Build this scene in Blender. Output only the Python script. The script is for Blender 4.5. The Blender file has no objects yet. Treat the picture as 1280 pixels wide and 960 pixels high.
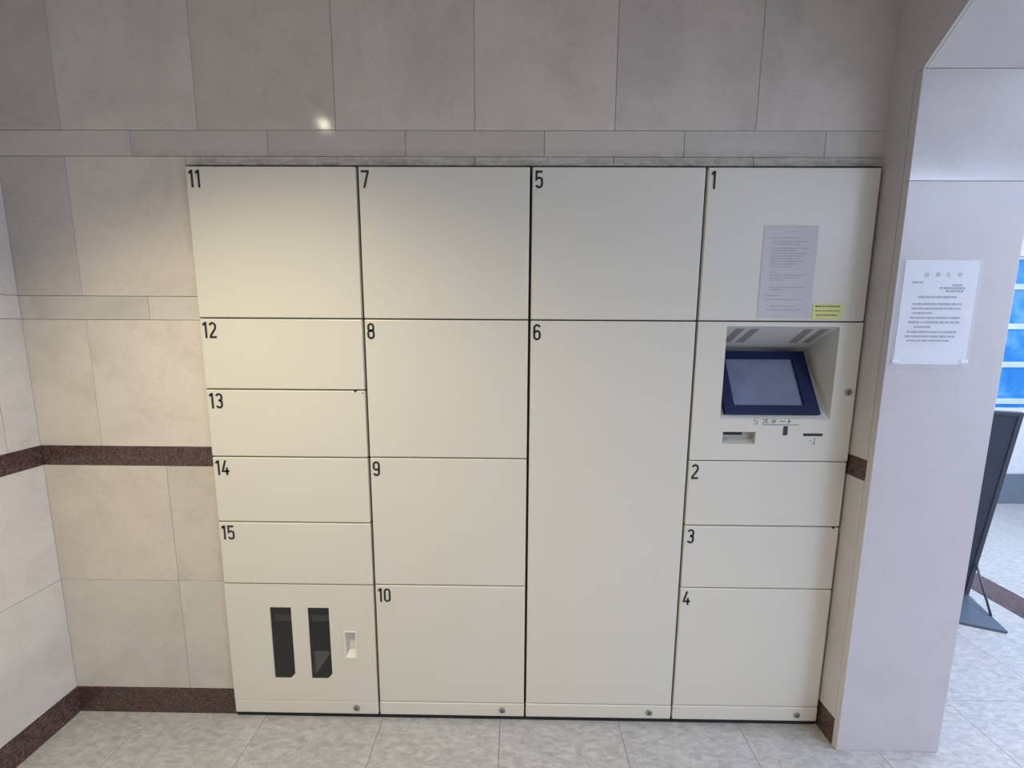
import bpy, bmesh, math, random
from mathutils import Vector, Matrix
random.seed(7)
S = bpy.context.scene
COL = S.collection

# ------------------------------------------------------------------ camera
cam_d = bpy.data.cameras.new('camera')
cam_d.sensor_fit = 'HORIZONTAL'; cam_d.sensor_width = 36.0
cam_d.lens = 36.0 * 512.6 / 1280.0
cam_d.clip_start = 0.02; cam_d.clip_end = 100
cam = bpy.data.objects.new('camera', cam_d); COL.objects.link(cam)
R_ = Vector((0.99991255, 0.01160718, 0.00633733))
U_ = Vector((-0.00783, 0.13343876, 0.99102613))
W_ = Vector((-0.01065738, 0.99098909, -0.13351798))
M = Matrix.Identity(4)
for i in range(3):
    M[i][0] = R_[i]; M[i][1] = U_[i]; M[i][2] = -W_[i]
M.translation = Vector((1.0176, -1.3123, 1.4141))
cam.matrix_world = M
S.camera = cam

# ------------------------------------------------------------------ world, lights, exposure
S.view_settings.view_transform = 'Standard'
S.view_settings.look = 'None'
S.view_settings.gamma = 1.0
S.view_settings.use_curve_mapping = False
S.view_settings.exposure = -0.03
world = bpy.data.worlds.new('sky'); S.world = world
world.use_nodes = True
bg = world.node_tree.nodes['Background']
bg.inputs[0].default_value = (0.62, 0.76, 1.0, 1); bg.inputs[1].default_value = 0.45

CEIL = 2.47

def lamp(name, kind, loc, target, energy, color, **kw):
    d = bpy.data.lights.new(name, kind); d.energy = energy; d.color = color
    for k, v in kw.items(): setattr(d, k, v)
    o = bpy.data.objects.new(name, d); COL.objects.link(o); o.location = loc
    o.rotation_euler = (Vector(target) - Vector(loc)).to_track_quat('-Z', 'Y').to_euler()
    return o
# daylight through the glazed entrance on the right of the hall
lamp('entrance_daylight', 'AREA', (6.42, -2.95, 1.1), (2.0, -2.0, 0.9), 35, (0.64, 0.73, 1.0),
     shape='RECTANGLE', size=1.9, size_y=2.4)
lamp('entrance_door_daylight', 'AREA', (6.42, -0.85, 1.6), (2.0, -0.8, 0.6), 60, (0.70, 0.78, 1.0),
     shape='RECTANGLE', size=1.2, size_y=1.0)

# ------------------------------------------------------------------ mesh helpers
def link(name, me, mats, parent=None):
    o = bpy.data.objects.new(name, me); COL.objects.link(o)
    if mats is not None and len(me.materials) == 0:
        for m in (mats if isinstance(mats, (list, tuple)) else [mats]): me.materials.append(m)
    if parent is not None: o.parent = parent
    return o

def bm_obj(name, bm, mats, parent=None, smooth=False):
    me = bpy.data.meshes.new(name)
    bmesh.ops.recalc_face_normals(bm, faces=bm.faces[:])
    bm.to_mesh(me); bm.free()
    if smooth:
        for p in me.polygons: p.use_smooth = True
    return link(name, me, mats, parent)

def add_box(bm, x0, x1, y0, y1, z0, z1, mi=0):
    vs = [bm.verts.new((x, y, z)) for x in (x0, x1) for y in (y0, y1) for z in (z0, z1)]
    idx = [(0, 1, 3, 2), (4, 6, 7, 5), (0, 4, 5, 1), (2, 3, 7, 6), (0, 2, 6, 4), (1, 5, 7, 3)]
    fs = []
    for f in idx:
        fc = bm.faces.new([vs[i] for i in f]); fc.material_index = mi; fs.append(fc)
    return vs, fs

def bevel_all(bm, w, seg=1):
    bmesh.ops.bevel(bm, geom=bm.edges[:], offset=w, segments=seg, affect='EDGES', profile=0.5)

def box(name, b, mats, parent=None, bevel=0.0, seg=1):
    bm = bmesh.new(); add_box(bm, *b)
    if bevel: bevel_all(bm, bevel, seg)
    return bm_obj(name, bm, mats, parent)

def tag(o, label=None, cat=None, group=None, kind=None):
    if label: o['label'] = label
    if cat: o['category'] = cat
    if group: o['group'] = group
    if kind: o['kind'] = kind
    return o

def empty(name, loc=(0, 0, 0)):
    o = bpy.data.objects.new(name, None); COL.objects.link(o); o.location = loc
    o.empty_display_size = 0.05
    return o

def under(parent, o):
    """parent o keeping world coordinates (parent only has a translation)"""
    o.parent = parent
    o.matrix_parent_inverse = Matrix.Translation(-parent.location)
    return o

def prism(bm, pts, axis, a0, a1, mi=0):
    """polygon pts (2-tuples) extruded along axis 'x','y','z'"""
    def P(p, a):
        if axis == 'x': return (a, p[0], p[1])
        if axis == 'y': return (p[0], a, p[1])
        return (p[0], p[1], a)
    A = [bm.verts.new(P(p, a0)) for p in pts]; B = [bm.verts.new(P(p, a1)) for p in pts]
    n = len(pts); fs = [bm.faces.new(A), bm.faces.new(B)]
    for i in range(n): fs.append(bm.faces.new((A[i], A[(i + 1) % n], B[(i + 1) % n], B[i])))
    for f in fs: f.material_index = mi

def plate(bm, x0, x1, z0, z1, y0, y1, holes, closed=False, axis='y'):
    """slab with rectangular holes; closed=True keeps a back face behind the holes"""
    xs = sorted({x0, x1, *[v for h in holes for v in h[:2]]})
    zs = sorted({z0, z1, *[v for h in holes for v in h[2:]]})
    cache = {}
    def V(x, y, z):
        k = (round(x, 5), round(y, 5), round(z, 5))
        if k not in cache:
            cache[k] = bm.verts.new((x, y, z) if axis == 'y' else (y, x, z))
        return cache[k]
    def solid(i, j):
        if i < 0 or j < 0 or i >= len(xs) - 1 or j >= len(zs) - 1: return False
        cx = (xs[i] + xs[i + 1]) / 2; cz = (zs[j] + zs[j + 1]) / 2
        return not any(h[0] < cx < h[1] and h[2] < cz < h[3] for h in holes)
    for i in range(len(xs) - 1):
        for j in range(len(zs) - 1):
            a, b, c, d = xs[i], xs[i + 1], zs[j], zs[j + 1]
            s = solid(i, j)
            if s: bm.faces.new((V(a, y0, c), V(b, y0, c), V(b, y0, d), V(a, y0, d)))
            if s or closed: bm.faces.new((V(a, y1, c), V(a, y1, d), V(b, y1, d), V(b, y1, c)))
            if s:
                if not solid(i - 1, j): bm.faces.new((V(a, y0, c), V(a, y0, d), V(a, y1, d), V(a, y1, c)))
                if not solid(i + 1, j): bm.faces.new((V(b, y0, c), V(b, y1, c), V(b, y1, d), V(b, y0, d)))
                if not solid(i, j - 1): bm.faces.new((V(a, y0, c), V(a, y1, c), V(b, y1, c), V(b, y0, c)))
                if not solid(i, j + 1): bm.faces.new((V(a, y0, d), V(b, y0, d), V(b, y1, d), V(a, y1, d)))

def text_mesh(body, height, sx=1.0, weight=0.0):
    cu = bpy.data.curves.new('print', 'FONT'); cu.body = body; cu.size = 1.0; cu.offset = weight
    cu.resolution_u = 4
    t = bpy.data.objects.new('print', cu); COL.objects.link(t)
    bpy.context.view_layer.update()
    dg = bpy.context.evaluated_depsgraph_get()
    me = bpy.data.meshes.new_from_object(t.evaluated_get(dg))
    bpy.data.objects.remove(t); bpy.data.curves.remove(cu)
    if not me.vertices: return me
    xs = [v.co.x for v in me.vertices]; ys = [v.co.y for v in me.vertices]
    k = height / (max(ys) - min(ys)); mx, my = min(xs), max(ys)
    for v in me.vertices:
        v.co = Vector(((v.co.x - mx) * k * sx, 0, (v.co.y - my) * k))   # origin = top left, facing -Y
    me.materials.clear()
    return me

# condensed numerals drawn as strokes (unit height, origin top left)
def arc(cx, cz, rx, rz, a0, a1, n=9):
    return [(cx + rx * math.cos(math.radians(a0 + (a1 - a0) * i / n)), cz + rz * math.sin(math.radians(a0 + (a1 - a0) * i / n))) for i in range(n + 1)]
SW = 0.135
LO, HI = SW / 2, 1 - SW / 2
L0, L1 = SW / 2, 0.47 - SW / 2
CX = (L0 + L1) / 2; RX = (L1 - L0) / 2
DIGITS = {
    '0': [(arc(CX, HI - .17, RX, .17, 0, 180) + arc(CX, LO + .17, RX, .17, 180, 360), True)],
    '1': [([(0.21, 1.0), (0.21, 0.0)], False), ([(0.02, 0.82), (0.10, 0.85), (0.19, 0.97)], False)],
    '2': [(arc(CX, HI - .17, RX, .17, 170, 0) + [(L1, 0.66), (L1 - .03, 0.57), (L0 + .02, 0.16), (L0 + .01, LO), (0.46, LO)], False)],
    '3': [(arc(CX, HI - .17, RX, .17, 165, 0) + [(L1, .68), (L1 - .03, .58), (CX + .02, .525), (CX - .04, .52)], False),
          ([(CX - .04, .52), (CX + .02, .515), (L1 - .02, .46), (L1, .36)] + arc(CX, LO + .17, RX, .17, 0, -165), False)],
    '4': [([(0.27, 1.0), (0.06, 0.27), (0.50, 0.27)], False), ([(0.34, 0.52), (0.34, 0.0)], False)],
    '5': [([(0.43, HI), (L0 + .01, HI), (L0 + .01, 0.52)] + [(L0 + .06, .57), (CX + .02, .60), (L1 - .03, .55), (L1, .45)] + arc(CX, LO + .17, RX, .17, 0, -165), False)],
    '6': [(arc(CX, LO + .17, RX, .17, 0, -180) + [(L0, .70)] + arc(CX, HI - .17, RX, .17, 180, 15), False),
          ([(L0, .46)] + arc(CX, .40, RX, .17, 160, 0) + [(L1, LO + .17)], False)],
    '7': [([(0.0, HI), (0.41, HI), (0.40, .86), (0.17, 0.0)], False)],
    '8': [(arc(CX, LO + .16, RX, .16, 180, 360) + arc(CX, .385, RX, .145, 0, 180), True),
          (arc(CX, .655, RX * .92, .125, 180, 360) + arc(CX, HI - .15, RX * .92, .15, 0, 180), True)],
    '9': [(arc(CX, HI - .17, RX, .17, 0, 180) + [(L0, .62)] + arc(CX, .60, RX, .17, 200, 340), False),
          ([(L1, HI - .17), (L1, LO + .17)] + arc(CX, LO + .17, RX, .17, 0, -165), False)],
}
ADV = {'1': 0.40, '0': 0.60}
def numeral_mesh(txt, h):
    bm = bmesh.new(); x = 0.0
    for ch in txt:
        for pts, closed in DIGITS[ch]:
            P = [Vector(p) for p in pts]; Q = [P[0]]
            for p in P[1:]:
                if (p - Q[-1]).length > 0.004: Q.append(p)
            if closed and (Q[0] - Q[-1]).length < 0.004: Q.pop()
            n = len(Q); L = []; R2 = []
            for i in range(n):
                a = Q[(i - 1) % n] if (closed or i > 0) else None
                b = Q[(i + 1) % n] if (closed or i < n - 1) else None
                d0 = (Q[i] - a).normalized() if a is not None else (b - Q[i]).normalized()
                d1 = (b - Q[i]).normalized() if b is not None else d0
                m = (d0 + d1); m = m.normalized() if m.length > 1e-3 else d0
                k = SW / 2 / max(0.45, m.dot(d0)); nn = Vector((-m.y, m.x)) * k
                L.append(Q[i] + nn); R2.append(Q[i] - nn)
            vl = [bm.verts.new(((x + p.x) * h, 0, (p.y - 1) * h)) for p in L]; vr = [bm.verts.new(((x + p.x) * h, 0, (p.y - 1) * h)) for p in R2]
            for i in range(n if closed else n - 1):
                j = (i + 1) % n; bm.faces.new((vl[i], vr[i], vr[j], vl[j]))
        x += ADV.get(ch, 0.60)
    me = bpy.data.meshes.new('number'); bm.to_mesh(me); bm.free(); return me

# ------------------------------------------------------------------ materials
class NT:
    def __init__(s, name):
        s.m = bpy.data.materials.new(name); s.m.use_nodes = True
        s.t = s.m.node_tree; s.b = s.t.nodes['Principled BSDF']
    def n(s, typ, **kw):
        nd = s.t.nodes.new(typ)
        for k, v in kw.items():
            if isinstance(k, str) and hasattr(nd, k): setattr(nd, k, v)
        return nd
    def l(s, a, b): s.t.links.new(a, b)
    def pos(s):
        return s.n('ShaderNodeNewGeometry').outputs['Position']
    def mapped(s, src, scale=(1, 1, 1), rot=(0, 0, 0)):
        mp = s.n('ShaderNodeMapping'); mp.inputs['Scale'].default_value = scale; mp.inputs['Rotation'].default_value = rot
        s.l(src, mp.inputs['Vector']); return mp.outputs['Vector']
    def noise(s, vec, scale, detail=3, rough=0.5, dist=0.0):
        nd = s.n('ShaderNodeTexNoise'); nd.inputs['Scale'].default_value = scale
        nd.inputs['Detail'].default_value = detail; nd.inputs['Roughness'].default_value = rough
        nd.inputs['Distortion'].default_value = dist
        s.l(vec, nd.inputs['Vector']); return nd.outputs['Fac']
    def ramp(s, fac, stops):
        r = s.n('ShaderNodeValToRGB'); e = r.color_ramp.elements
        while len(e) < len(stops): e.new(0.5)
        for i, (p, c) in enumerate(stops):
            e[i].position = p; e[i].color = (*c, 1) if len(c) == 3 else c
        s.l(fac, r.inputs['Fac']); return r.outputs['Color']
    def mix(s, a, b, fac=0.5, blend='MULTIPLY'):
        m = s.n('ShaderNodeMix'); m.data_type = 'RGBA'; m.blend_type = blend
        if isinstance(fac, (int, float)): m.inputs['Factor'].default_value = fac
        else: s.l(fac, m.inputs['Factor'])
        for v, i in ((a, 6), (b, 7)):
            if isinstance(v, tuple): m.inputs[i].default_value = (*v, 1)
            else: s.l(v, m.inputs[i])
        return m.outputs[2]
    def bump(s, h, strength, dist=0.002):
        b = s.n('ShaderNodeBump'); b.inputs['Strength'].default_value = strength; b.inputs['Distance'].default_value = dist
        s.l(h, b.inputs['Height']); s.l(b.outputs['Normal'], s.b.inputs['Normal'])
    def base(s, c): s.l(c, s.b.inputs['Base Color'])

def simple(name, col, rough=0.5, metal=0.0, emit=None, es=0.0, var=0.06):
    t = NT(name); p = t.pos()
    n = t.noise(p, 22, 3)
    lo = tuple(max(0, c * (1 - var)) for c in col); hi = tuple(min(1, c * (1 + var)) for c in col)
    t.base(t.ramp(n, [(0.3, lo), (0.7, hi)]))
    t.b.inputs['Roughness'].default_value = rough; t.b.inputs['Metallic'].default_value = metal
    if emit:
        t.b.inputs['Emission Color'].default_value = (*emit, 1); t.b.inputs['Emission Strength'].default_value = es
    return t.m

def marble(name, col, dirt=False, rough=0.14, veins=1.0):
    t = NT(name)
    oi = t.n('ShaderNodeObjectInfo')
    off = t.n('ShaderNodeVectorMath', operation='SCALE'); off.inputs['Scale'].default_value = 37.0
    cmb = t.n('ShaderNodeCombineXYZ'); t.l(oi.outputs['Random'], cmb.inputs[0]); t.l(oi.outputs['Random'], cmb.inputs[2])
    t.l(cmb.outputs[0], off.inputs[0])
    add = t.n('ShaderNodeVectorMath', operation='ADD'); t.l(t.pos(), add.inputs[0]); t.l(off.outputs[0], add.inputs[1])
    v = add.outputs[0]
    n1 = t.noise(v, 3.2, 5, 0.6, 0.8)
    n2 = t.noise(v, 11.0, 4, 0.6, 1.5)
    n3 = t.noise(v, 180.0, 2, 0.5)
    c = t.ramp(n1, [(0.30, tuple(x * (1 - .12 * veins) for x in col)), (0.5, col), (0.72, tuple(min(1, x * (1 + .06 * veins)) for x in col))])
    c = t.mix(c, t.ramp(n2, [(0.28, (0.88, 0.87, 0.85)), (0.5, (1, 1, 1)), (0.75, (0.97, 0.96, 0.97))]), 0.6 * veins)
    c = t.mix(c, t.ramp(n3, [(0.3, (0.94, 0.94, 0.94)), (0.7, (1, 1, 1))]), 1.0)
    c = t.mix(c, oi.outputs['Color'], 1.0)
    if dirt:
        # grime that has settled on the wall just above the locker tops
        sx = t.n('ShaderNodeSeparateXYZ'); t.l(t.pos(), sx.inputs[0])
        mr = t.n('ShaderNodeMapRange'); mr.inputs['From Min'].default_value = 1.955; mr.inputs['From Max'].default_value = 1.900
        t.l(sx.outputs[2], mr.inputs['Value'])
        nn = t.noise(t.mapped(t.pos(), (1, 1, 2.5)), 26, 5, 0.7)
        mm = t.n('ShaderNodeMath', operation='MULTIPLY'); t.l(mr.outputs[0], mm.inputs[0])
        nr = t.ramp(nn, [(0.35, (0, 0, 0)), (0.62, (1, 1, 1))]); t.l(nr, mm.inputs[1])
        c = t.mix(c, (0.50, 0.45, 0.38), mm.outputs[0])
    t.base(c)
    rr = t.n('ShaderNodeMapRange'); rr.inputs['To Min'].default_value = rough * 0.8; rr.inputs['To Max'].default_value = rough * 1.4
    t.l(n2, rr.inputs['Value']); t.l(rr.outputs[0], t.b.inputs['Roughness'])
    t.b.inputs['Specular IOR Level'].default_value = 0.45
    t.bump(n1, 0.15, 0.0015)
    return t.m

M_marble = marble('wall_marble', (0.685, 0.632, 0.562), rough=0.09, veins=1.0)
M_marble_d = marble('wall_marble_dusty', (0.64, 0.60, 0.535), dirt=True, rough=0.09, veins=0.6)
M_pillar = marble('pillar_marble', (0.60, 0.575, 0.56), rough=0.16, veins=0.5)
M_return = marble('return_marble', (0.59, 0.56, 0.54), rough=0.3, veins=0.6)
M_pillar_low = marble('pillar_marble_worn', (0.60, 0.57, 0.565), rough=0.34, veins=0.5)
M_grout = simple('grout', (0.42, 0.39, 0.35), 0.9)
M_grout2 = simple('pillar_grout', (0.55, 0.53, 0.52), 0.9)
M_plaster = simple('plaster', (0.66, 0.65, 0.63), 0.85)
M_hallwall = simple('hall_wall', (0.60, 0.62, 0.65), 0.6)

def granite():
    t = NT('brown_granite'); p = t.pos()
    vo = t.n('ShaderNodeTexVoronoi'); vo.inputs['Scale'].default_value = 260; t.l(p, vo.inputs['Vector'])
    n = t.noise(p, 60, 4, 0.7)
    c = t.ramp(vo.outputs['Color'], [(0.15, (0.035, 0.020, 0.018)), (0.5, (0.10, 0.055, 0.048)), (0.85, (0.20, 0.125, 0.11))])
    c = t.mix(c, t.ramp(n, [(0.3, (0.6, 0.55, 0.55)), (0.7, (1, 1, 1))]), 1.0)
    t.base(c); t.b.inputs['Roughness'].default_value = 0.28
    return t.m
M_granite = granite()

def floor_mat():
    t = NT('floor_stone')
    oi = t.n('ShaderNodeObjectInfo')
    cmb = t.n('ShaderNodeCombineXYZ'); t.l(oi.outputs['Random'], cmb.inputs[0])
    sc = t.n('ShaderNodeVectorMath', operation='SCALE'); sc.inputs['Scale'].default_value = 29; t.l(cmb.outputs[0], sc.inputs[0])
    ad = t.n('ShaderNodeVectorMath', operation='ADD'); t.l(t.pos(), ad.inputs[0]); t.l(sc.outputs[0], ad.inputs[1])
    a = t.mapped(ad.outputs[0], (1, 2.4, 1), (0, 0, 0.9))
    n1 = t.noise(a, 26, 5, 0.65, 0.6); n2 = t.noise(ad.outputs[0], 6, 3); n3 = t.noise(a, 120, 3, 0.6)
    c = t.ramp(n1, [(0.30, (0.34, 0.335, 0.33)), (0.48, (0.44, 0.43, 0.425)), (0.68, (0.56, 0.55, 0.54))])
    c = t.mix(c, t.ramp(n2, [(0.3, (0.9, 0.9, 0.9)), (0.7, (1, 1, 1))]), 1.0)
    c = t.mix(c, t.ramp(n3, [(0.3, (0.86, 0.86, 0.86)), (0.65, (1, 1, 1))]), 1.0)
    t.base(c); t.b.inputs['Roughness'].default_value = 0.34
    t.bump(n1, 0.25, 0.002)
    return t.m
M_floor = floor_mat()

def paint(name, col, rough=0.36):
    t = NT(name); p = t.pos()
    n = t.noise(p, 1.6, 3, 0.5); n2 = t.noise(p, 420, 2)
    t.base(t.ramp(n, [(0.3, tuple(c * 0.975 for c in col)), (0.7, col)]))
    t.b.inputs['Roughness'].default_value = rough
    t.b.inputs['Specular IOR Level'].default_value = 0.4
    t.bump(n2, 0.05, 0.0004)
    return t.m
M_door = paint('cream_paint', (0.74, 0.70, 0.60))
M_liner = paint('recess_paint', (0.66, 0.645, 0.60), 0.5)
M_body = simple('carcass_gap_shade', (0.10, 0.078, 0.058), 0.6)  # dark brown stands in for the shade in the door gaps
M_dark = simple('gap_shade_black', (0.018, 0.016, 0.020), 0.8)
M_ink = simple('black_print', (0.025, 0.022, 0.02), 0.5)
M_bezel = simple('navy_plastic', (0.006, 0.012, 0.055), 0.5)
M_bezel.node_tree.nodes['Principled BSDF'].inputs['Specular IOR Level'].default_value = 0.2
M_slot = simple('black_slot', (0.01, 0.01, 0.02), 0.5)
M_vent = simple('vent_grey', (0.30, 0.29, 0.28), 0.6)
M_metal = simple('lock_metal', (0.42, 0.40, 0.37), 0.35, 0.9)
M_cavity = simple('cavity_dark', (0.035, 0.03, 0.03), 0.7)
M_bar = simple('bar_grey', (0.36, 0.35, 0.34), 0.5)
M_inner = simple('pale_shape', (0.85, 0.83, 0.78), 0.6)
M_paper = simple('aged_paper', (0.60, 0.585, 0.58), 0.7, var=0.02)
M_paper2 = simple('white_paper', (0.86, 0.87, 0.89), 0.6, var=0.02)
M_print = simple('grey_print', (0.33, 0.32, 0.34), 0.7)
M_print2 = simple('grey_print_light', (0.36, 0.36, 0.42), 0.7)
M_yellow = simple('yellow_label', (0.74, 0.71, 0.26), 0.5, var=0.03)
M_olive = simple('olive_print', (0.22, 0.21, 0.08), 0.6)
M_steelblue = simple('sign_steel', (0.05, 0.06, 0.075), 0.4)
M_sign = simple('sign_back', (0.035, 0.04, 0.06), 0.5)
M_white = simple('white_frame', (0.46, 0.56, 0.66), 0.5)

def screen_mat():
    t = NT('display_reflection'); p = t.pos()
    n = t.noise(p, 14, 3)
    t.base(t.ramp(n, [(0.3, (0.13, 0.16, 0.25)), (0.7, (0.16, 0.19, 0.29))]))  # blue base stands in for the ceiling reflected in the dark screen
    t.b.inputs['Roughness'].default_value = 0.22
    t.b.inputs['Coat Weight'].default_value = 1.0; t.b.inputs['Coat Roughness'].default_value = 0.08
    return t.m
M_screen = screen_mat()

def glass(name, tint=(0.9, 0.9, 0.9)):
    t = NT(name); t.b.inputs['Base Color'].default_value = (*tint, 1)
    n = t.noise(t.pos(), 30, 2)
    rr = t.n('ShaderNodeMapRange'); rr.inputs['To Min'].default_value = 0.03; rr.inputs['To Max'].default_value = 0.07
    t.l(n, rr.inputs['Value']); t.l(rr.outputs[0], t.b.inputs['Roughness'])
    t.b.inputs['Alpha'].default_value = 0.45
    return t.m
M_glass = glass('smoked_pane', (0.05, 0.05, 0.05))

def sleeve():
    t = NT('plastic_sleeve'); t.b.inputs['Base Color'].default_value = (0.85, 0.88, 0.92, 1)
    n = t.noise(t.pos(), 60, 2); rr = t.n('ShaderNodeMapRange'); rr.inputs['To Min'].default_value = 0.15; rr.inputs['To Max'].default_value = 0.3
    t.l(n, rr.inputs['Value']); t.l(rr.outputs[0], t.b.inputs['Roughness'])
    t.b.inputs['Alpha'].default_value = 0.16
    return t.m
M_sleeve = sleeve()

def blue_pane():
    t = NT('daylit_blue_pane'); p = t.pos()
    n = t.noise(p, 3.5, 3, 0.6, 0.5)
    c = t.ramp(n, [(0.3, (0.008, 0.10, 0.36)), (0.5, (0.015, 0.17, 0.46)), (0.75, (0.12, 0.30, 0.58))])
    t.base(c); t.l(c, t.b.inputs['Emission Color']); t.b.inputs['Emission Strength'].default_value = 0.38
    t.b.inputs['Roughness'].default_value = 0.2
    return t.m
M_blue = blue_pane()

def glow(name, col, st):
    t = NT(name); t.b.inputs['Base Color'].default_value = (*col, 1)
    n = t.noise(t.pos(), 20, 1); c = t.ramp(n, [(0.3, col), (0.7, col)])
    t.l(c, t.b.inputs['Emission Color']); t.b.inputs['Emission Strength'].default_value = st
    return t.m

# ------------------------------------------------------------------ large structure
COLW = 0.5287
LW = 4 * COLW                # width of the locker bank
XP0, XP1 = 2.1140, 2.4565    # pillar
YP = -0.0840                 # pillar front
YW = 0.0150                  # face of the back wall tiles
XL = -0.5875                 # face of the left wall tiles
XR, YF, YFAR = 6.45, -4.6, 2.0
TT = 0.012                   # tile thickness
TOP = 1.9025                 # opening for the lockers

def structure(name, bm, mat): return tag(bm_obj(name, bm, mat), kind='structure')

# floor base slab and floor tiles
bm = bmesh.new(); add_box(bm, XL - 0.2, XR + 0.2, YF - 0.2, YFAR + 0.2, -0.12, -0.0105)
floor = structure('floor', bm, M_grout)
floor.data.materials[0] = simple('floor_grout', (0.40, 0.39, 0.38), 0.8)
_cache = {}
def tile_mesh(w, d, h, mat, bev):
    k = (round(w, 4), round(d, 4), round(h, 4), mat.name)
    if k not in _cache:
        b = bmesh.new(); add_box(b, 0, w, 0, d, 0, h); bevel_all(b, bev)
        me = bpy.data.meshes.new('tile'); bmesh.ops.recalc_face_normals(b, faces=b.faces[:])
        b.to_mesh(me); b.free(); me.materials.append(mat); _cache[k] = me
    return _cache[k]
def tile(parent, name, x0, x1, y0, y1, z0, z1, mat, tint=1.0, bev=0.0008, rot=None):
    me = tile_mesh(x1 - x0, y1 - y0, z1 - z0, mat, bev)
    o = bpy.data.objects.new(name, me); COL.objects.link(o); o.parent = parent
    o.location = (x0, y0, z0)
    if isinstance(tint, tuple): o.color = (*tint, 1)
    else: o.color = (tint, tint, tint, 1)
    return o
FT = 0.4293; G = 0.0006
xs = [-0.749 + FT * i for i in range(18)]
xs = [max(x, XL - 0.012) for x in xs]
ys = [-2.03 + FT * i for i in range(20)]
xcuts = [x for x in xs if x < 3.45] + [3.551, 3.747] + [x for x in xs if x > 3.80 and x < XR] + [XR]
ycuts = [y for y in ys if y < 1.95] + [YFAR]
for i in range(len(xcuts) - 1):
    for j in range(len(ycuts) - 1):
        x0, x1, y0, y1 = xcuts[i], xcuts[i + 1], ycuts[j], ycuts[j + 1]
        if x1 - x0 < 0.01 or y1 - y0 < 0.01: continue
        if x0 > XP0 and x1 < XP1 and y0 > 0: continue
        if x1 < XP1 and y0 > 0.6: continue
        band = abs(x0 - 3.551) < 1e-4
        tile(floor, 'floor_band_tile' if band else 'floor_tile', x0 + G, x1 - G, y0 + G, y1 - G, -0.011, 0.0,
             M_granite if band else M_floor, 1.0, 0.0006)
# floor beyond the tiles that could be seen from here: one plain slab
bm = bmesh.new(); add_box(bm, XL - 0.012, XR, YF, -2.031, -0.0104, 0.0)
o = bm_obj('floor_slab', bm, M_floor, floor); o['kind'] = 'stuff'

# ceiling
bm = bmesh.new(); add_box(bm, XL - 0.2, XR + 0.2, YF - 0.2, YFAR + 0.2, CEIL, CEIL + 0.1)
structure('ceiling', bm, M_plaster)

# back wall: masonry around the locker niche
bm = bmesh.new()
yb = YW + TT + 0.001
add_box(bm, XL - 0.2, -0.004, yb, 0.62, -0.01, CEIL)
add_box(bm, -0.004, XP0 + 0.02, yb, 0.62, TOP + 0.004, CEIL)
add_box(bm, -0.004, XP0 + 0.02, 0.56, 0.62, -0.01, TOP + 0.004)
wall_back = structure('wall_back', bm, M_grout)
PIT = 0.4216; J0 = 0.0425
ROWS = [(0.101, 0.5255, 0.5), (0.5255, 0.946, 0.5), (1.013, 1.435, 0.0), (1.435, 1.510, 0.5),
        (1.510, 1.932, 0.0), (1.932, 2.0065, 0.5), (2.0065, 2.430, 0.0), (2.430, CEIL, 0.5)]
TINT = {(6, -2): (0.90, 0.88, 0.89), (6, -1): (0.98, 0.965, 0.955), (6, 0): (0.90, 0.875, 0.84), (6, 1): (0.955, 0.93, 0.90),
        (6, 2): (0.98, 0.955, 0.93), (6, 3): (0.92, 0.90, 0.90), (6, 4): (0.95, 0.94, 0.945),
        (5, -1): (0.94, 0.92, 0.90), (5, 0): (0.92, 0.89, 0.86), (5, 1): (0.91, 0.885, 0.86), (5, 2): (0.94, 0.92, 0.895), (5, 3): (0.93, 0.92, 0.91),
        (4, -2): (0.90, 0.885, 0.88), (4, -1): (1.04, 1.02, 1.0),
        (2, -2): (1.03, 1.02, 1.0), (2, -1): (1.06, 1.05, 1.03), (1, -2): (1.0, 0.97, 0.94), (1, -1): (0.96, 0.94, 0.90)}
for r, (z0, z1, off) in enumerate(ROWS):
    for k in range(-4, 7):
        a = J0 + (k + off) * PIT; b = a + PIT
        a = max(a, XL - 0.006); b = min(b, XP0 + 0.006)
        if b - a < 0.01: continue
        tn = TINT.get((r, k), (0.96 + random.uniform(-.03, .03),) * 3)
        rects = []
        if z1 <= TOP:
            if a < -0.006: rects.append((a, min(b, -0.0035), z0, z1))
        elif z0 >= TOP: rects.append((a, b, z0, z1))
        else:
            if a < -0.1 and b > 0.0:
                rects += [(a, -0.0035, z0, z1), (-0.0035, b, TOP + .004, z1)]
            elif a < -0.1: rects.append((a, b, z0, z1))
            else: rects.append((a, b, TOP + .004, z1))
        for (p, q_, s, t_) in rects:
            if q_ - p < 0.008: continue
            tile(wall_back, 'wall_tile', p + G, q_ - G, YW, YW + TT, s + G, t_ - G, M_marble_d if (z0 >= 1.5 and s > 1.9 and r in (4, 5) and q_ > 0.01) else M_marble, tn)
# brown granite band on the back wall, in stones
a = XL
for b in (-0.385, -0.004):
    tile(wall_back, 'band_stone', a + G, b - G, YW - 0.001, YW + TT, 0.946 + G, 1.013 - G, M_granite); a = b

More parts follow.
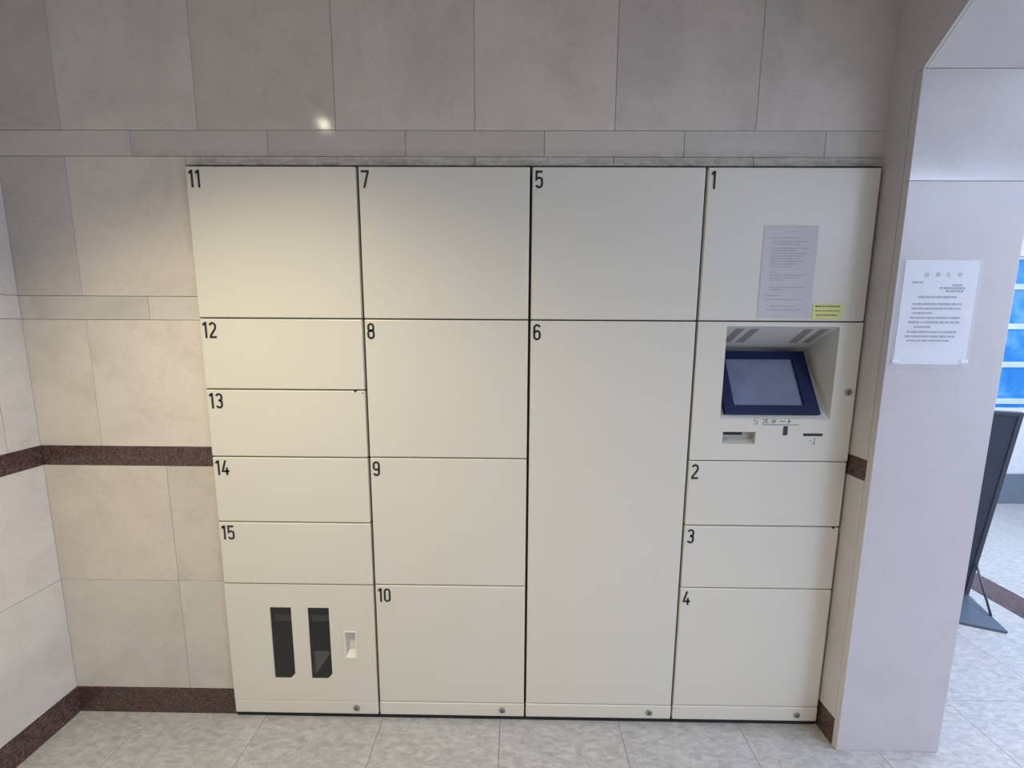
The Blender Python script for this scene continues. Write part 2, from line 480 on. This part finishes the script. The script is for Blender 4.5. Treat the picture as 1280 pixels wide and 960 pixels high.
# left wall
bm = bmesh.new(); add_box(bm, XL - 0.2, XL - TT - 0.001, YF, yb, -0.01, CEIL)
wall_left = structure('wall_left', bm, M_grout)
for r, (z0, z1, off) in enumerate(ROWS):
    for k in range(0, 6):
        b = YW - (0.30 if off else 0.09) - (k - 1) * PIT if k else YW
        a = YW - (0.30 if off else 0.09) - k * PIT
        b = min(b, YW)
        if b - a < 0.01: continue
        tile(wall_left, 'wall_tile', XL - TT, XL, a + G, b - G, z0 + G, z1 - G, M_marble, (0.97 + random.uniform(-.012, .012),) * 3)
b = YW
for a in (-0.46, -0.88, -1.30, -1.72, -2.14):
    tile(wall_left, 'band_stone', XL - TT, XL + 0.001, a + G, b - G, 0.946 + G, 1.013 - G, M_granite); b = a
bm = bmesh.new(); add_box(bm, XL - TT, XL, YF, -2.2, 0, CEIL); o = bm_obj('wall_lining', bm, M_marble, wall_left)

# baseboards
bm = bmesh.new(); add_box(bm, XL + 0.002, -0.004, YW - 0.002, YW + TT, 0.0, 0.1); bevel_all(bm, 0.0008)
structure('baseboard_back', bm, M_granite)
bm = bmesh.new(); add_box(bm, XL - TT, XL + 0.002, YF, YW + TT, 0.0, 0.1); bevel_all(bm, 0.0008)
structure('baseboard_left', bm, M_granite)
bm = bmesh.new(); add_box(bm, XP0 - 0.0012, XP0 + 0.009, -0.0640, 0.02, 0.0, 0.1); bevel_all(bm, 0.0006)
structure('baseboard_right', bm, M_granite)

# pillar with a 45 degree haunch that carries a beam towards the viewer
bm = bmesh.new()
prof = [(0.62, 0.0), (YP + 0.0215, 0.0), (YP + 0.0215, 2.130), (-0.198, 2.252), (YF, 2.252), (YF, CEIL - 0.001), (0.62, CEIL - 0.001)]
prism(bm, [(y, z) for y, z in prof], 'x', XP0 + 0.0102, XP1 - 0.002)
add_box(bm, XP0 + 0.0102, XP1 - 0.002, 0.62, YFAR, 0, CEIL - 0.001)
pillar = structure('pillar', bm, M_grout2)
# facing stones
tile(pillar, 'facing_stone', XP0, XP1, YP, YP + 0.021, 0.0, 1.8321, M_pillar_low, (1.0, 0.99, 0.99), 0.0012)
t2 = tile(pillar, 'facing_stone', XP0, XP1, YP, YP + 0.021, 1.8329, 2.1212, M_pillar, (1.0, 1.0, 1.0), 0.0012)
# haunch facing, sloping 45 degrees
bm = bmesh.new()
prism(bm, [(YP, 2.1215), (YP + 0.0212, 2.1300), (-0.197, 2.251), (-0.213, 2.240)], 'x', XP0 + 0.0095, XP1)
o = bm_obj('haunch_stone', bm, M_pillar, pillar)
# return (the side that faces the lockers)
for z0, z1, m, nm in ((0.1005, 0.9455, M_return, 'return_stone'), (0.9465, 1.0125, M_granite, 'band_stone')):
    pr = 0.0008 if m is M_granite else 0
    tile(pillar, nm, XP0 - pr, XP0 + 0.009, YP + 0.0213, YW - 0.0005, z0, z1, m, 1.0, 0.0006)
bm = bmesh.new()
prism(bm, [(YW, 1.0135), (YP + 0.0214, 1.0135), (YP + 0.0214, 2.1216), (YP + 0.0004, 2.1218), (-0.212, 2.240), (-1.2, 2.240), (-1.2, CEIL), (YW, CEIL)], 'x', XP0, XP0 + 0.009)
bm_obj('return_stone', bm, M_return, pillar)
bm = bmesh.new()
add_box(bm, XP0, XP0 + 0.009, YF, -1.2015, 2.240, CEIL)
bm_obj('return_stone', bm, M_return, pillar)

# hall beyond the pillar
bm = bmesh.new()
plate(bm, XP1, XR + 0.1, 0.0, CEIL, YFAR, YFAR + 0.15, [(4.30, 6.10, 0.80, 1.995)])
structure('wall_far', bm, M_hallwall)
bm = bmesh.new(); add_box(bm, XP1, XR, YFAR - 0.02, YFAR, 0.0, 0.253); bevel_all(bm, 0.002)
structure('baseboard_far', bm, simple('slate_base', (0.13, 0.16, 0.20), 0.5))
win = empty('window_1', (5.2, YFAR, 0.80)); tag(win, kind='structure')
bars = [0.80, 0.856, 1.154, 1.458, 1.766, 1.995]
bm = bmesh.new(); hs = []
vb = [4.30, 4.90, 5.50, 6.10]
for i in range(3):
    for j in range(5):
        z0 = bars[j] + 0.022 if j else 0.802; z1 = bars[j + 1] - 0.022
        if z1 - z0 > 0.01: hs.append((vb[i] + 0.02, vb[i + 1] - 0.02, z0, z1))
plate(bm, 4.30, 6.10, 0.80, 1.995, YFAR + 0.02, YFAR + 0.06, hs)
under(win, bm_obj('window_frame', bm, M_white))
for h in hs: under(win, box('pane', (h[0], h[1], YFAR + 0.035, YFAR + 0.041, h[2], h[3]), M_blue))

# right wall with the glazed entrance opening
bm = bmesh.new()
plate(bm, YF, YFAR + 0.15, 0.0, CEIL, XR, XR + 0.12, [(-4.4, -0.1, 0.02, 2.42)], axis='x')
structure('wall_right', bm, M_hallwall)
bm = bmesh.new()
plate(bm, -4.4, -0.1, 0.02, 2.42, XR + 0.03, XR + 0.07, [(-4.4 + 0.04 + 1.075 * i, -4.4 + 1.035 + 1.075 * i, 0.06, 2.38) for i in range(4)], axis='x')
structure('door_1', bm, M_white)
# front wall behind the viewer
bm = bmesh.new(); add_box(bm, XL - 0.2, XR + 0.1, YF - 0.15, YF, 0, CEIL)
structure('wall_front', bm, M_plaster)

# ------------------------------------------------------------------ ceiling lamps (out of frame; some are added fill lights)
def downlight(x, y, energy, color, label, size=math.radians(124), soft=0.02):
    t = empty('ceiling_downlight', (x, y, CEIL)); tag(t, label, 'lamp')
    bm = bmesh.new()
    n = 28
    prof = [(0.040, -0.001), (0.055, -0.012), (0.075, -0.006), (0.078, -0.001)]
    rings = [[bm.verts.new((r * math.cos(2 * math.pi * i / n), r * math.sin(2 * math.pi * i / n), z)) for i in range(n)] for r, z in prof]
    for k in range(len(prof)):
        A, B = rings[k], rings[(k + 1) % len(prof)]
        for i in range(n): bm.faces.new((A[i], A[(i + 1) % n], B[(i + 1) % n], B[i]))
    bm_obj('trim_ring', bm, M_white, t)
    bm = bmesh.new(); bmesh.ops.create_uvsphere(bm, u_segments=16, v_segments=8, radius=0.022)
    for v in bm.verts: v.co.z = v.co.z * 0.6 - 0.018
    bm_obj('bulb', bm, glow('warm_bulb', (1.0, 0.93, 0.72), 45.0), t, True)
    l = lamp('downlight_beam', 'SPOT', (x, y, CEIL - 0.045), (x + 0.40, y + 0.0, 0), energy, color, spot_size=size, spot_blend=1.0, shadow_soft_size=soft)
    return t
downlight(0.011, -0.930, 138, (1.0, 0.89, 0.62), 'round recessed downlight in the ceiling over the left lockers')

downlight(1.15, -3.2, 42, (1.0, 0.86, 0.66), 'unseen warm fill light added at the ceiling behind the viewer', math.radians(150))  # added for warm ambient fill, no known fixture here

def panel_light(x, y, sx, sy, energy, color, label):
    t = empty('ceiling_panel_light', (x, y, CEIL)); tag(t, label, 'lamp')
    bm = bmesh.new(); add_box(bm, -sx / 2 - .03, sx / 2 + .03, -sy / 2 - .03, sy / 2 + .03, -0.02, -0.001); bm_obj('frame', bm, M_white, t)
    bm = bmesh.new(); add_box(bm, -sx / 2, sx / 2, -sy / 2, sy / 2, -0.026, -0.021); bm_obj('diffuser', bm, glow('cool_diffuser', (0.72, 0.85, 1.0), 5.0), t)
    lamp('panel_beam', 'AREA', (x, y, CEIL - 0.04), (x, y, 0), energy, color, shape='RECTANGLE', size=sx, size_y=sy)
    return t
panel_light(4.05, -2.35, 0.9, 0.9, 62, (0.55, 0.66, 1.0), 'square cool white light panel in the hall ceiling, in front of the lockers')
panel_light(4.3, 0.7, 0.9, 0.9, 55, (0.70, 0.82, 1.0), 'unseen square cool fill light added at the hall ceiling, behind the pillar')  # added to brighten the hall floor and far wall, no known fixture

panel_light(3.35, -0.38, 0.4, 0.4, 22, (0.72, 0.80, 1.0), 'unseen small square fill light added at the hall ceiling, nearest to the pillar')  # added to brighten the floor by the pillar and deepen its shadow edge

# ------------------------------------------------------------------ lockers
def lock(parent, x, z, y=-0.001, r=0.0115):
    bm = bmesh.new()
    n = 20
    pr = [(r, y + 0.001), (r, y - 0.0012), (r * .86, y - 0.0024), (r * .66, y - 0.0024), (r * .6, y - 0.0012), (0.0001, y - 0.0012)]
    rings = [[bm.verts.new((x + a * math.cos(2 * math.pi * i / n), yy, z + a * math.sin(2 * math.pi * i / n))) for i in range(n)] for a, yy in pr]
    for k in range(len(pr) - 1):
        for i in range(n):
            f = bm.faces.new((rings[k][i], rings[k][(i + 1) % n], rings[k + 1][(i + 1) % n], rings[k + 1][i]))
            f.material_index = 1 if k == 3 else 0
    vs, fs = add_box(bm, x - r * .12, x + r * .12, y - 0.0018, y - 0.0010, z - r * .5, z + r * .5, 1)
    bmesh.ops.rotate(bm, verts=vs, cent=(x, y, z), matrix=Matrix.Rotation(0.35, 3, 'Y'))
    return bm_obj('lock', bm, [M_metal, M_slot], parent)

GV, GH = 0.0042, 0.0020     # half gaps between doors
DT = 0.020
def slab(bm, x0, x1, z0, z1, bev=0.0030):
    b2 = bmesh.new(); add_box(b2, x0, x1, 0.0, DT, z0, z1); bevel_all(b2, bev, 2)
    me = bpy.data.meshes.new('tmp'); b2.to_mesh(me); b2.free(); bm.from_mesh(me); bpy.data.meshes.remove(me)

def door(root, X0, X1, z0, z1, num):
    bm = bmesh.new(); slab(bm, X0 + GV, X1 - GV, z0 + GH, z1 - GH)
    d = bm_obj('door', bm, M_door); under(root, d)
    me = numeral_mesh(num, 0.0515)
    n = link('number', me, M_ink, d)
    n.location = (X0 + GV + 0.008, -0.0005, z1 - 0.0125)
    return d

def column(idx, label, z_kick, doors, holes_body, plinth=0.018):
    X0, X1 = COLW * idx, COLW * (idx + 1)
    if idx == 3: X1 = LW - 0.006
    root = empty('locker_cabinet', ((X0 + X1) / 2, 0.25, 0.0)); tag(root, label, 'locker', 'lockers built into the marble wall')
    bm = bmesh.new(); plate(bm, X0 + 0.001, X1 - 0.001, 0.016, 1.9, DT + 0.0005, 0.52, holes_body, closed=True)
    under(root, bm_obj('carcass', bm, M_body))
    bm = bmesh.new(); add_box(bm, X0 + 0.002, X1 - 0.002, 0.009, 0.50, 0.0, 0.0158)  # black front set forward to stand in for shade under the kick plate
    under(root, bm_obj('plinth', bm, M_dark))
    bm = bmesh.new(); slab(bm, X0 + GV - .001, X1 - GV + .001, 0.021, z_kick - 0.0012)
    kp = bm_obj('kick_plate', bm, M_door); under(root, kp)
    lock(kp, X0 + 0.447, 0.0465)
    for z0, z1, num in doors: door(root, X0, X1, z0, z1, num)
    return root, X0, X1

c1, X0, X1 = column(0, 'leftmost cream locker cabinet, doors 11 to 15 above a panel with two dark windows', 0.072,
    [(1.442, 1.900, '11'), (1.2125, 1.442, '12'), (0.985, 1.2125, '13'), (0.755, 0.985, '14'), (0.5275, 0.755, '15')],
    [(0.10, 0.49, 0.10, 0.47)])
WIN = [(0.157, 0.232, 0.162, 0.440), (0.2905, 0.3655, 0.162, 0.440)]
bm = bmesh.new(); plate(bm, X0 + GV, X1 - GV, 0.072 + .0008, 0.5275 - GH, 0.0, DT, WIN + [(0.415, 0.457, 0.247, 0.350)])
for w in WIN: prism(bm, [(w[1], w[2]), (w[1] - .018, w[2]), (w[1], w[2] + .020)], 'y', 0.0003, 0.0024)
pn = bm_obj('window_panel', bm, M_door); under(c1, pn)
for w in WIN:
    bm = bmesh.new(); plate(bm, w[0] + .0002, w[1] - .0002, w[2] + .0002, w[3] - .0002, 0.0052, 0.0204, [(w[0] + .0015, w[1] - .0015, w[2] + .0015, w[3] - .0015)])
    bm_obj('dark_jamb', bm, M_dark, pn)  # dark lining added so the jambs look as dark as the panes
    box('pane', (w[0] + .0003, w[1] - .0003, 0.0025, 0.0050, w[2] + .0003, w[3] - .0003), M_glass, pn)
bm = bmesh.new(); add_box(bm, 0.12, 0.47, 0.0225, 0.0245, 0.370, 0.396)  # flat grey bar behind both panes
bm_obj('grey_bar', bm, M_bar, pn)
bm = bmesh.new(); prism(bm, [(0.280, 0.140), (0.350, 0.243), (0.345, 0.252), (0.280, 0.252)], 'y', 0.022, 0.024)  # flat pale shape behind the right pane
bm_obj('pale_shape', bm, M_inner, pn)
bm = bmesh.new(); plate(bm, 0.108, 0.482, 0.108, 0.462, 0.030, 0.30, [(0.110, 0.480, 0.110, 0.460)], closed=True)
bm_obj('inner_box', bm, M_cavity, pn)
# recessed finger pull
bm = bmesh.new()
x0, x1, z0, z1 = 0.413, 0.459, 0.245, 0.352
plate(bm, x0, x1, z0, z1, -0.0018, 0.0175, [(x0 + .0045, x1 - .0045, z0 + .0045, z1 - .0045)], closed=True)
prism(bm, [(-0.0005, z0 + .0045), (0.0170, z0 + .0045), (0.0170, z0 + .024)], 'x', x0 + .0045, x1 - .0045)
o = bm_obj('finger_pull', bm, paint('pull_cream', (0.80, 0.77, 0.68), 0.35), pn)

c2, X0, X1 = column(1, 'second cream locker cabinet from the left, doors 7 to 10', 0.073,
    [(1.442, 1.900, '7'), (0.987, 1.442, '8'), (0.5300, 0.987, '9'), (0.073, 0.530, '10')], [])
c3, X0, X1 = column(2, 'third cream locker cabinet, square door 5 above the very tall door 6', 0.0745,
    [(1.442, 1.900, '5'), (0.0745, 1.442, '6')], [])
c4, X0, X1 = column(3, 'rightmost cream locker cabinet with a touchscreen panel between doors 1 and 2, beside the pillar', 0.0765,
    [(1.442, 1.900, '1'), (0.7610, 0.9880, '2'), (0.534, 0.7610, '3'), (0.0765, 0.534, '4')], [(1.665, 2.050, 1.02, 1.435)])

# little dark latch notches at two door corners
for dd, px_, pz_ in ((c1, 0.494, 1.2085), (c4, 2.085, 0.7575)):
    for ch in dd.children:
        if ch.name.startswith('door') and any(abs(v.co.z - (pz_ + 0.002)) < 0.0035 for v in ch.data.vertices) and ch.data.vertices[0].co.z < pz_ + .001 and max(v.co.z for v in ch.data.vertices) < pz_ + .01:
            bm = bmesh.new(); prism(bm, [(px_ - .006, pz_ + .0035), (px_ + .006, pz_ + .0035), (px_, pz_ - .004)], 'y', -0.0006, 0.002)
            bm_obj('latch_notch', bm, M_slot, ch)
            if dd is c1:
                bm = bmesh.new(); add_box(bm, px_ + .0215, px_ + .0245, -0.0006, 0.001, pz_ - .0065, pz_ - .002); bm_obj('latch_notch', bm, M_slot, ch)

# touchscreen panel
RX0, RX1, RZ0, RZ1 = 1.680, 2.033, 1.130, 1.4255
TR = (1.692, 1.799, 1.045, 1.086)
bm = bmesh.new()
plate(bm, X0 + GV, X1 - GV, 0.988 + GH, 1.442 - GH, 0.0, DT, [(RX0, RX1, RZ0, RZ1), TR])
cp = bm_obj('control_panel', bm, M_door); under(c4, cp)
# V-shaped recess liner: back slope, seat slope, two cheeks
D = (0.155, 1.342)
bm = bmesh.new()
E_ = 0.0007
a0 = [bm.verts.new((RX0+E_, 0.0005, RZ1-E_)), bm.verts.new((RX1-E_, 0.0005, RZ1-E_)), bm.verts.new((RX1-E_, *D)), bm.verts.new((RX0+E_, *D)),
      bm.verts.new((RX1-E_, 0.0005, RZ0+E_)), bm.verts.new((RX0+E_, 0.0005, RZ0+E_))]
bm.faces.new((a0[0], a0[1], a0[2], a0[3])); bm.faces.new((a0[3], a0[2], a0[4], a0[5]))
bm.faces.new((a0[1], a0[4], a0[2])); bm.faces.new((a0[0], a0[3], a0[5]))
me = bpy.data.meshes.new('recess_liner'); bm.to_mesh(me); bm.free()
lin = link('recess_liner', me, M_liner, cp)
# slanted vent slots printed on the back slope
def slope_pt(x, z):   # on the upper back slope
    t = (RZ1 - z) / (RZ1 - D[1]); return Vector((x, D[0] * t, z))
nrm = Vector((0, -(RZ1 - D[1]), -D[0])).normalized()
for (ta, tb, ba, bb) in ((1.713, 1.742, 1.716, 1.742), (1.762, 1.790, 1.760, 1.787), (1.932, 1.960, 1.938, 1.967), (1.980, 2.008, 1.984, 2.009)):
    bm = bmesh.new(); zt, zb = 1.4195, 1.374
    pts = [slope_pt(ta, zt), slope_pt(tb, zt), slope_pt(bb, zb), slope_pt(ba, zb)]
    A = [bm.verts.new(p + nrm * 0.0008) for p in pts]; B = [bm.verts.new(p + nrm * 0.0001) for p in pts]
    bm.faces.new(A); bm.faces.new(B[::-1])
    for i in range(4): bm.faces.new((A[i], B[i], B[(i + 1) % 4], A[(i + 1) % 4]))
    bm_obj('vent_slot', bm, M_vent, cp)
# bezel (slanted box) and display
pb = Vector((0, -0.004, 1.147)); pt = Vector((0, 0.107, 1.344))
up = (pt - pb).normalized(); LEN = (pt - pb).length
fn = Vector((0, -up.z, up.y))            # outward normal
def slab_on(x0, x1, s0, s1, d0, d1, mats, name, parent, holes=None, bev=0.0):
    bm = bmesh.new()
    if holes is None: add_box(bm, x0, x1, -d1, -d0, s0, s1)
    else: plate(bm, x0, x1, s0, s1, -d1, -d0, holes, closed=True)
    if bev: bevel_all(bm, bev)
    for v in bm.verts:
        p = pb + up * v.co.z + fn * (-v.co.y); v.co = Vector((v.co.x, p.y, p.z))
    return bm_obj(name, bm, mats, parent)
slab_on(1.694, 2.000, 0.0, LEN, -0.026, 0.0, M_bezel, 'screen_bezel', cp, holes=[(1.728, 1.955, 0.030, LEN - 0.028)])
slab_on(1.7285, 1.9545, 0.0305, LEN - 0.0285, -0.0259, -0.006, M_screen, 'display', cp)
# lettering on the lower ledge
for i, ch_ in enumerate('スタート'):
    me = text_mesh(ch_, 0.0135, 1.45, 0.006) if ch_ != 'ー' else text_mesh(ch_, 0.0022, 1.1, 0.0)
    n_ = link('start_lettering', me, M_ink, cp); n_.location = (1.8150 + i * 0.0285, -0.0006, 1.1285 if ch_ != 'ー' else 1.1230)
bm = bmesh.new()
def bars(bm, x0, x1, z, h, y, lo=0.006, hi=0.03, gap=0.0015, rnd=random):
    x = x0
    while x < x1 - 0.002:
        w = min(rnd.uniform(lo, hi), x1 - x)
        hh = h * rnd.uniform(0.75, 1.0)
        add_box(bm, x, x + w, y - 0.0003, y, z - hh / 2, z + hh / 2)
        x += w + gap * rnd.uniform(0.6, 1.6)
bars(bm, 1.818, 1.935, 1.1105, 0.004, -0.0002, 0.003, 0.012, 0.001)
bm_obj('small_print', bm, M_print, cp)
bm = bmesh.new()   # pictogram of a pressing hand, drawn with strokes
for (xa, za, xb, zb_) in ((1.792, 1.132, 1.792, 1.112), (1.785, 1.124, 1.799, 1.124), (1.799, 1.124, 1.801, 1.113), (1.788, 1.112, 1.800, 1.112)):
    add_box(bm, min(xa, xb) - .0008, max(xa, xb) + .0008, -0.0005, -0.0002, min(za, zb_) - .0008, max(za, zb_) + .0008)
bm_obj('pictogram', bm, M_print, cp)
# note tray with slot, coin slot, card slot
bm = bmesh.new()
plate(bm, TR[0] - .003, TR[1] + .003, TR[2] - .003, TR[3] + .003, 0.0004, 0.019, [(TR[0] + .001, TR[1] - .001, TR[2] + .001, TR[3] - .001)], closed=True)
prism(bm, [(0.0006, TR[2] + .001), (0.0180, TR[2] + .001), (0.0180, TR[2] + .014)], 'x', TR[0] + .001, TR[1] - .001)
bm_obj('card_tray', bm, paint('tray_paint', (0.50, 0.49, 0.43), 0.5), cp)
box('tray_slot', (1.694, 1.762, 0.0135, 0.0175, 1.0725, 1.083), M_slot, cp)
box('coin_slot', (1.8865, 1.9010, -0.0012, 0.002, 1.0755, 1.1060), simple('slot_navy', (0.03, 0.035, 0.06), 0.4), cp, 0.0006)
box('card_slot', (1.9525, 2.0150, -0.0012, 0.002, 1.0740, 1.0825), M_slot, cp, 0.0006)
bm = bmesh.new()
add_box(bm, 1.989, 1.992, -0.0006, -0.0002, 1.049, 1.067); add_box(bm, 1.983, 1.995, -0.0006, -0.0002, 1.047, 1.050)
add_box(bm, 1.976, 1.980, -0.0006, -0.0002, 1.055, 1.060)
bm_obj('arrow_mark', bm, M_print, cp)
lock(cp, 2.0815, 1.2190, -0.001, 0.0115)

# ------------------------------------------------------------------ notices
def sheet(name, x0, x1, z0, z1, y, mat, parent=None, th=0.0005):
    bm = bmesh.new(); add_box(bm, x0, x1, y - th, y, z0, z1)
    return bm_obj(name, bm, mat, parent)
nt = empty('notice_sheet', (1.853, -0.0006, 1.453)); tag(nt, 'faded grey instruction sheet stuck on door 1 of the rightmost lockers', 'notice')
p = sheet('paper', 1.7705, 1.9355, 1.4525, 1.7310, -0.0004, M_paper); under(nt, p)
bm = bmesh.new(); rr = random.Random(3); y = -0.0009
for i in range(4): add_box(bm, 1.836 + i * .0095, 1.841 + i * .0095, y - .0002, y, 1.711, 1.7155)
lines = [(1.695, 1.797, 1.88), (1.684, 1.800, 1.905), (1.676, 1.800, 1.885), (1.664, 1.796, 1.912), (1.657, 1.796, 1.87), (1.649, 1.796, 1.905),
         (1.641, 1.797, 1.90), (1.633, 1.797, 1.888), (1.625, 1.797, 1.895), (1.617, 1.797, 1.875), (1.609, 1.798, 1.86),
         (1.592, 1.797, 1.815), (1.584, 1.797, 1.905), (1.576, 1.797, 1.885), (1.569, 1.797, 1.84),
         (1.555, 1.799, 1.812), (1.547, 1.799, 1.912), (1.540, 1.800, 1.845), (1.522, 1.790, 1.84), (1.510, 1.788, 1.905), (1.489, 1.808, 1.885), (1.478, 1.796, 1.905)]
for z, a, b in lines: bars(bm, a, b, z, 0.0030, y, 0.003, 0.022, 0.0016, rr)
under(nt, tag(bm_obj('printed_lines', bm, simple('faint_print', (0.42, 0.41, 0.42), 0.7)), kind='stuff'))

ys_ = empty('caution_label', (1.988, -0.0006, 1.449)); tag(ys_, 'small yellow label with three dark lines of print, low on door 1', 'label')
under(ys_, sheet('label_film', 1.9405, 2.0350, 1.4495, 1.4975, -0.0012, M_yellow, None, 0.0003))
bm = bmesh.new()
for z, a, b, h in ((1.4895, 1.9475, 2.026, .0052), (1.4755, 1.948, 2.024, .0036), (1.4625, 1.952, 2.021, .0048)): bars(bm, a, b, z, h, -0.00155, 0.003, 0.011, 0.0012, rr)
under(ys_, tag(bm_obj('printed_lines', bm, M_olive), kind='stuff'))

pn_ = empty('pillar_notice', (2.24, YP, 1.305)); tag(pn_, 'white printed notice in a clear plastic sleeve taped to the front of the pillar', 'notice')
y = YP - 0.0006
under(pn_, sheet('paper', 2.134, 2.346, 1.317, 1.617, y, M_paper2))
bm = bmesh.new(); y2 = y - .0007
me = text_mesh('お知らせ', 0.011, 2.2, 0.0)
for i, ch_ in enumerate('お知らせ'):
    m_ = text_mesh(ch_, 0.0125, 1.1, 0.012); o_ = link('title_lettering', m_, M_print); o_.location = (2.192 + i * 0.031, y2 - .0001, 1.583); under(pn_, o_)
for z, a, b in ((1.5545, 2.160, 2.190), (1.547, 2.275, 2.303), (1.5385, 2.240, 2.312), (1.530, 2.258, 2.309), (1.513, 2.182, 2.295),
                (1.493, 2.168, 2.312), (1.480, 2.167, 2.310), (1.467, 2.170, 2.228), (1.4535, 2.166, 2.311), (1.4405, 2.163, 2.310), (1.427, 2.180, 2.232),
                (1.4125, 2.162, 2.306), (1.3995, 2.158, 2.302), (1.387, 2.164, 2.287)):
    bars(bm, a, b, z, 0.0062, y2, 0.004, 0.022, 0.0022, rr)
under(pn_, tag(bm_obj('printed_lines', bm, M_print2), kind='stuff'))
under(pn_, sheet('plastic_sleeve', 2.1265, 2.3535, 1.3060, 1.6240, y - .0012, M_sleeve, None, 0.0004))
for (a, b) in ((2.130, 2.152), (2.330, 2.352)):
    under(pn_, sheet('tape', a, b, 1.322, 1.332, y - .0019, M_paper2, None, 0.0002))

# ------------------------------------------------------------------ sign stand in the hall, seen from behind
sg = empty('sign_stand', (3.22, 0.69, 0.0)); tag(sg, 'dark leaning sign stand on a flat base plate, behind the pillar in the bright hall', 'sign')
A = Vector((3.460, 0.760, 0)); B = Vector((3.345, 0.475, 0)); e1 = (B - A).normalized(); e2 = Vector((e1.y, -e1.x, 0))
if e2.x > 0: e2 = -e2
WID = 0.40; DEP = (B - A).length
bm = bmesh.new()
pl = [A, B, B + e2 * WID, A + e2 * WID]
prism(bm, [(p.x, p.y) for p in pl], 'z', 0.001, 0.016); bevel_all(bm, 0.002)
under(sg, bm_obj('base_plate', bm, simple('base_steel', (0.085, 0.11, 0.14), 0.35)))
# board leaning over the base, its foot at the rear edge of the plate
P0 = A + e1 * 0.004 + Vector((0, 0, 0.018)); P1 = A + e1 * 0.165 + Vector((0, 0, 1.040))
upv = (P1 - P0).normalized(); nb = e2.cross(upv).normalized()
bm = bmesh.new()
def oriented(bm, p, ax, bx, cx, la, lb, lc):
    vs = [bm.verts.new(p + ax * i * la + bx * j * lb + cx * k * lc) for i in (0, 1) for j in (0, 1) for k in (0, 1)]
    for f in [(0, 1, 3, 2), (4, 6, 7, 5), (0, 4, 5, 1), (2, 3, 7, 6), (0, 2, 6, 4), (1, 5, 7, 3)]: bm.faces.new([vs[i] for i in f])
L_ = (P1 - P0).length
oriented(bm, P0 + upv * .012 + e2 * .012 - nb * 0.008, e2, upv, nb, WID - .024, L_ - .024, 0.010)
under(sg, bm_obj('board', bm, M_sign))
bm = bmesh.new()
for off_ in (0, WID - 0.016): oriented(bm, P0 + e2 * off_ - nb * 0.012, e2, upv, nb, 0.016, L_, 0.022)
for off_ in (0, L_ - 0.016): oriented(bm, P0 + upv * off_ + e2 * .016 - nb * 0.012, e2, upv, nb, WID - 0.032, 0.016, 0.022)
under(sg, bm_obj('frame', bm, M_steelblue))
def rod(p, q_, r, name, mat):
    bm = bmesh.new(); bmesh.ops.create_cone(bm, cap_ends=True, segments=10, radius1=r, radius2=r, depth=(q_ - p).length)
    rot = (q_ - p).to_track_quat('Z', 'Y').to_matrix().to_4x4(); rot.translation = (p + q_) / 2
    bmesh.ops.transform(bm, matrix=rot, verts=bm.verts[:]); return bm_obj(name, bm, mat, None, True)
for off_ in (0.006, WID - .006):
    q0 = P0 + upv * 0.20 + e2 * off_; q1 = A + e1 * 0.20 + e2 * off_ + Vector((0, 0, 0.018))
    under(sg, rod(q0, q1, 0.005, 'strut', M_steelblue))
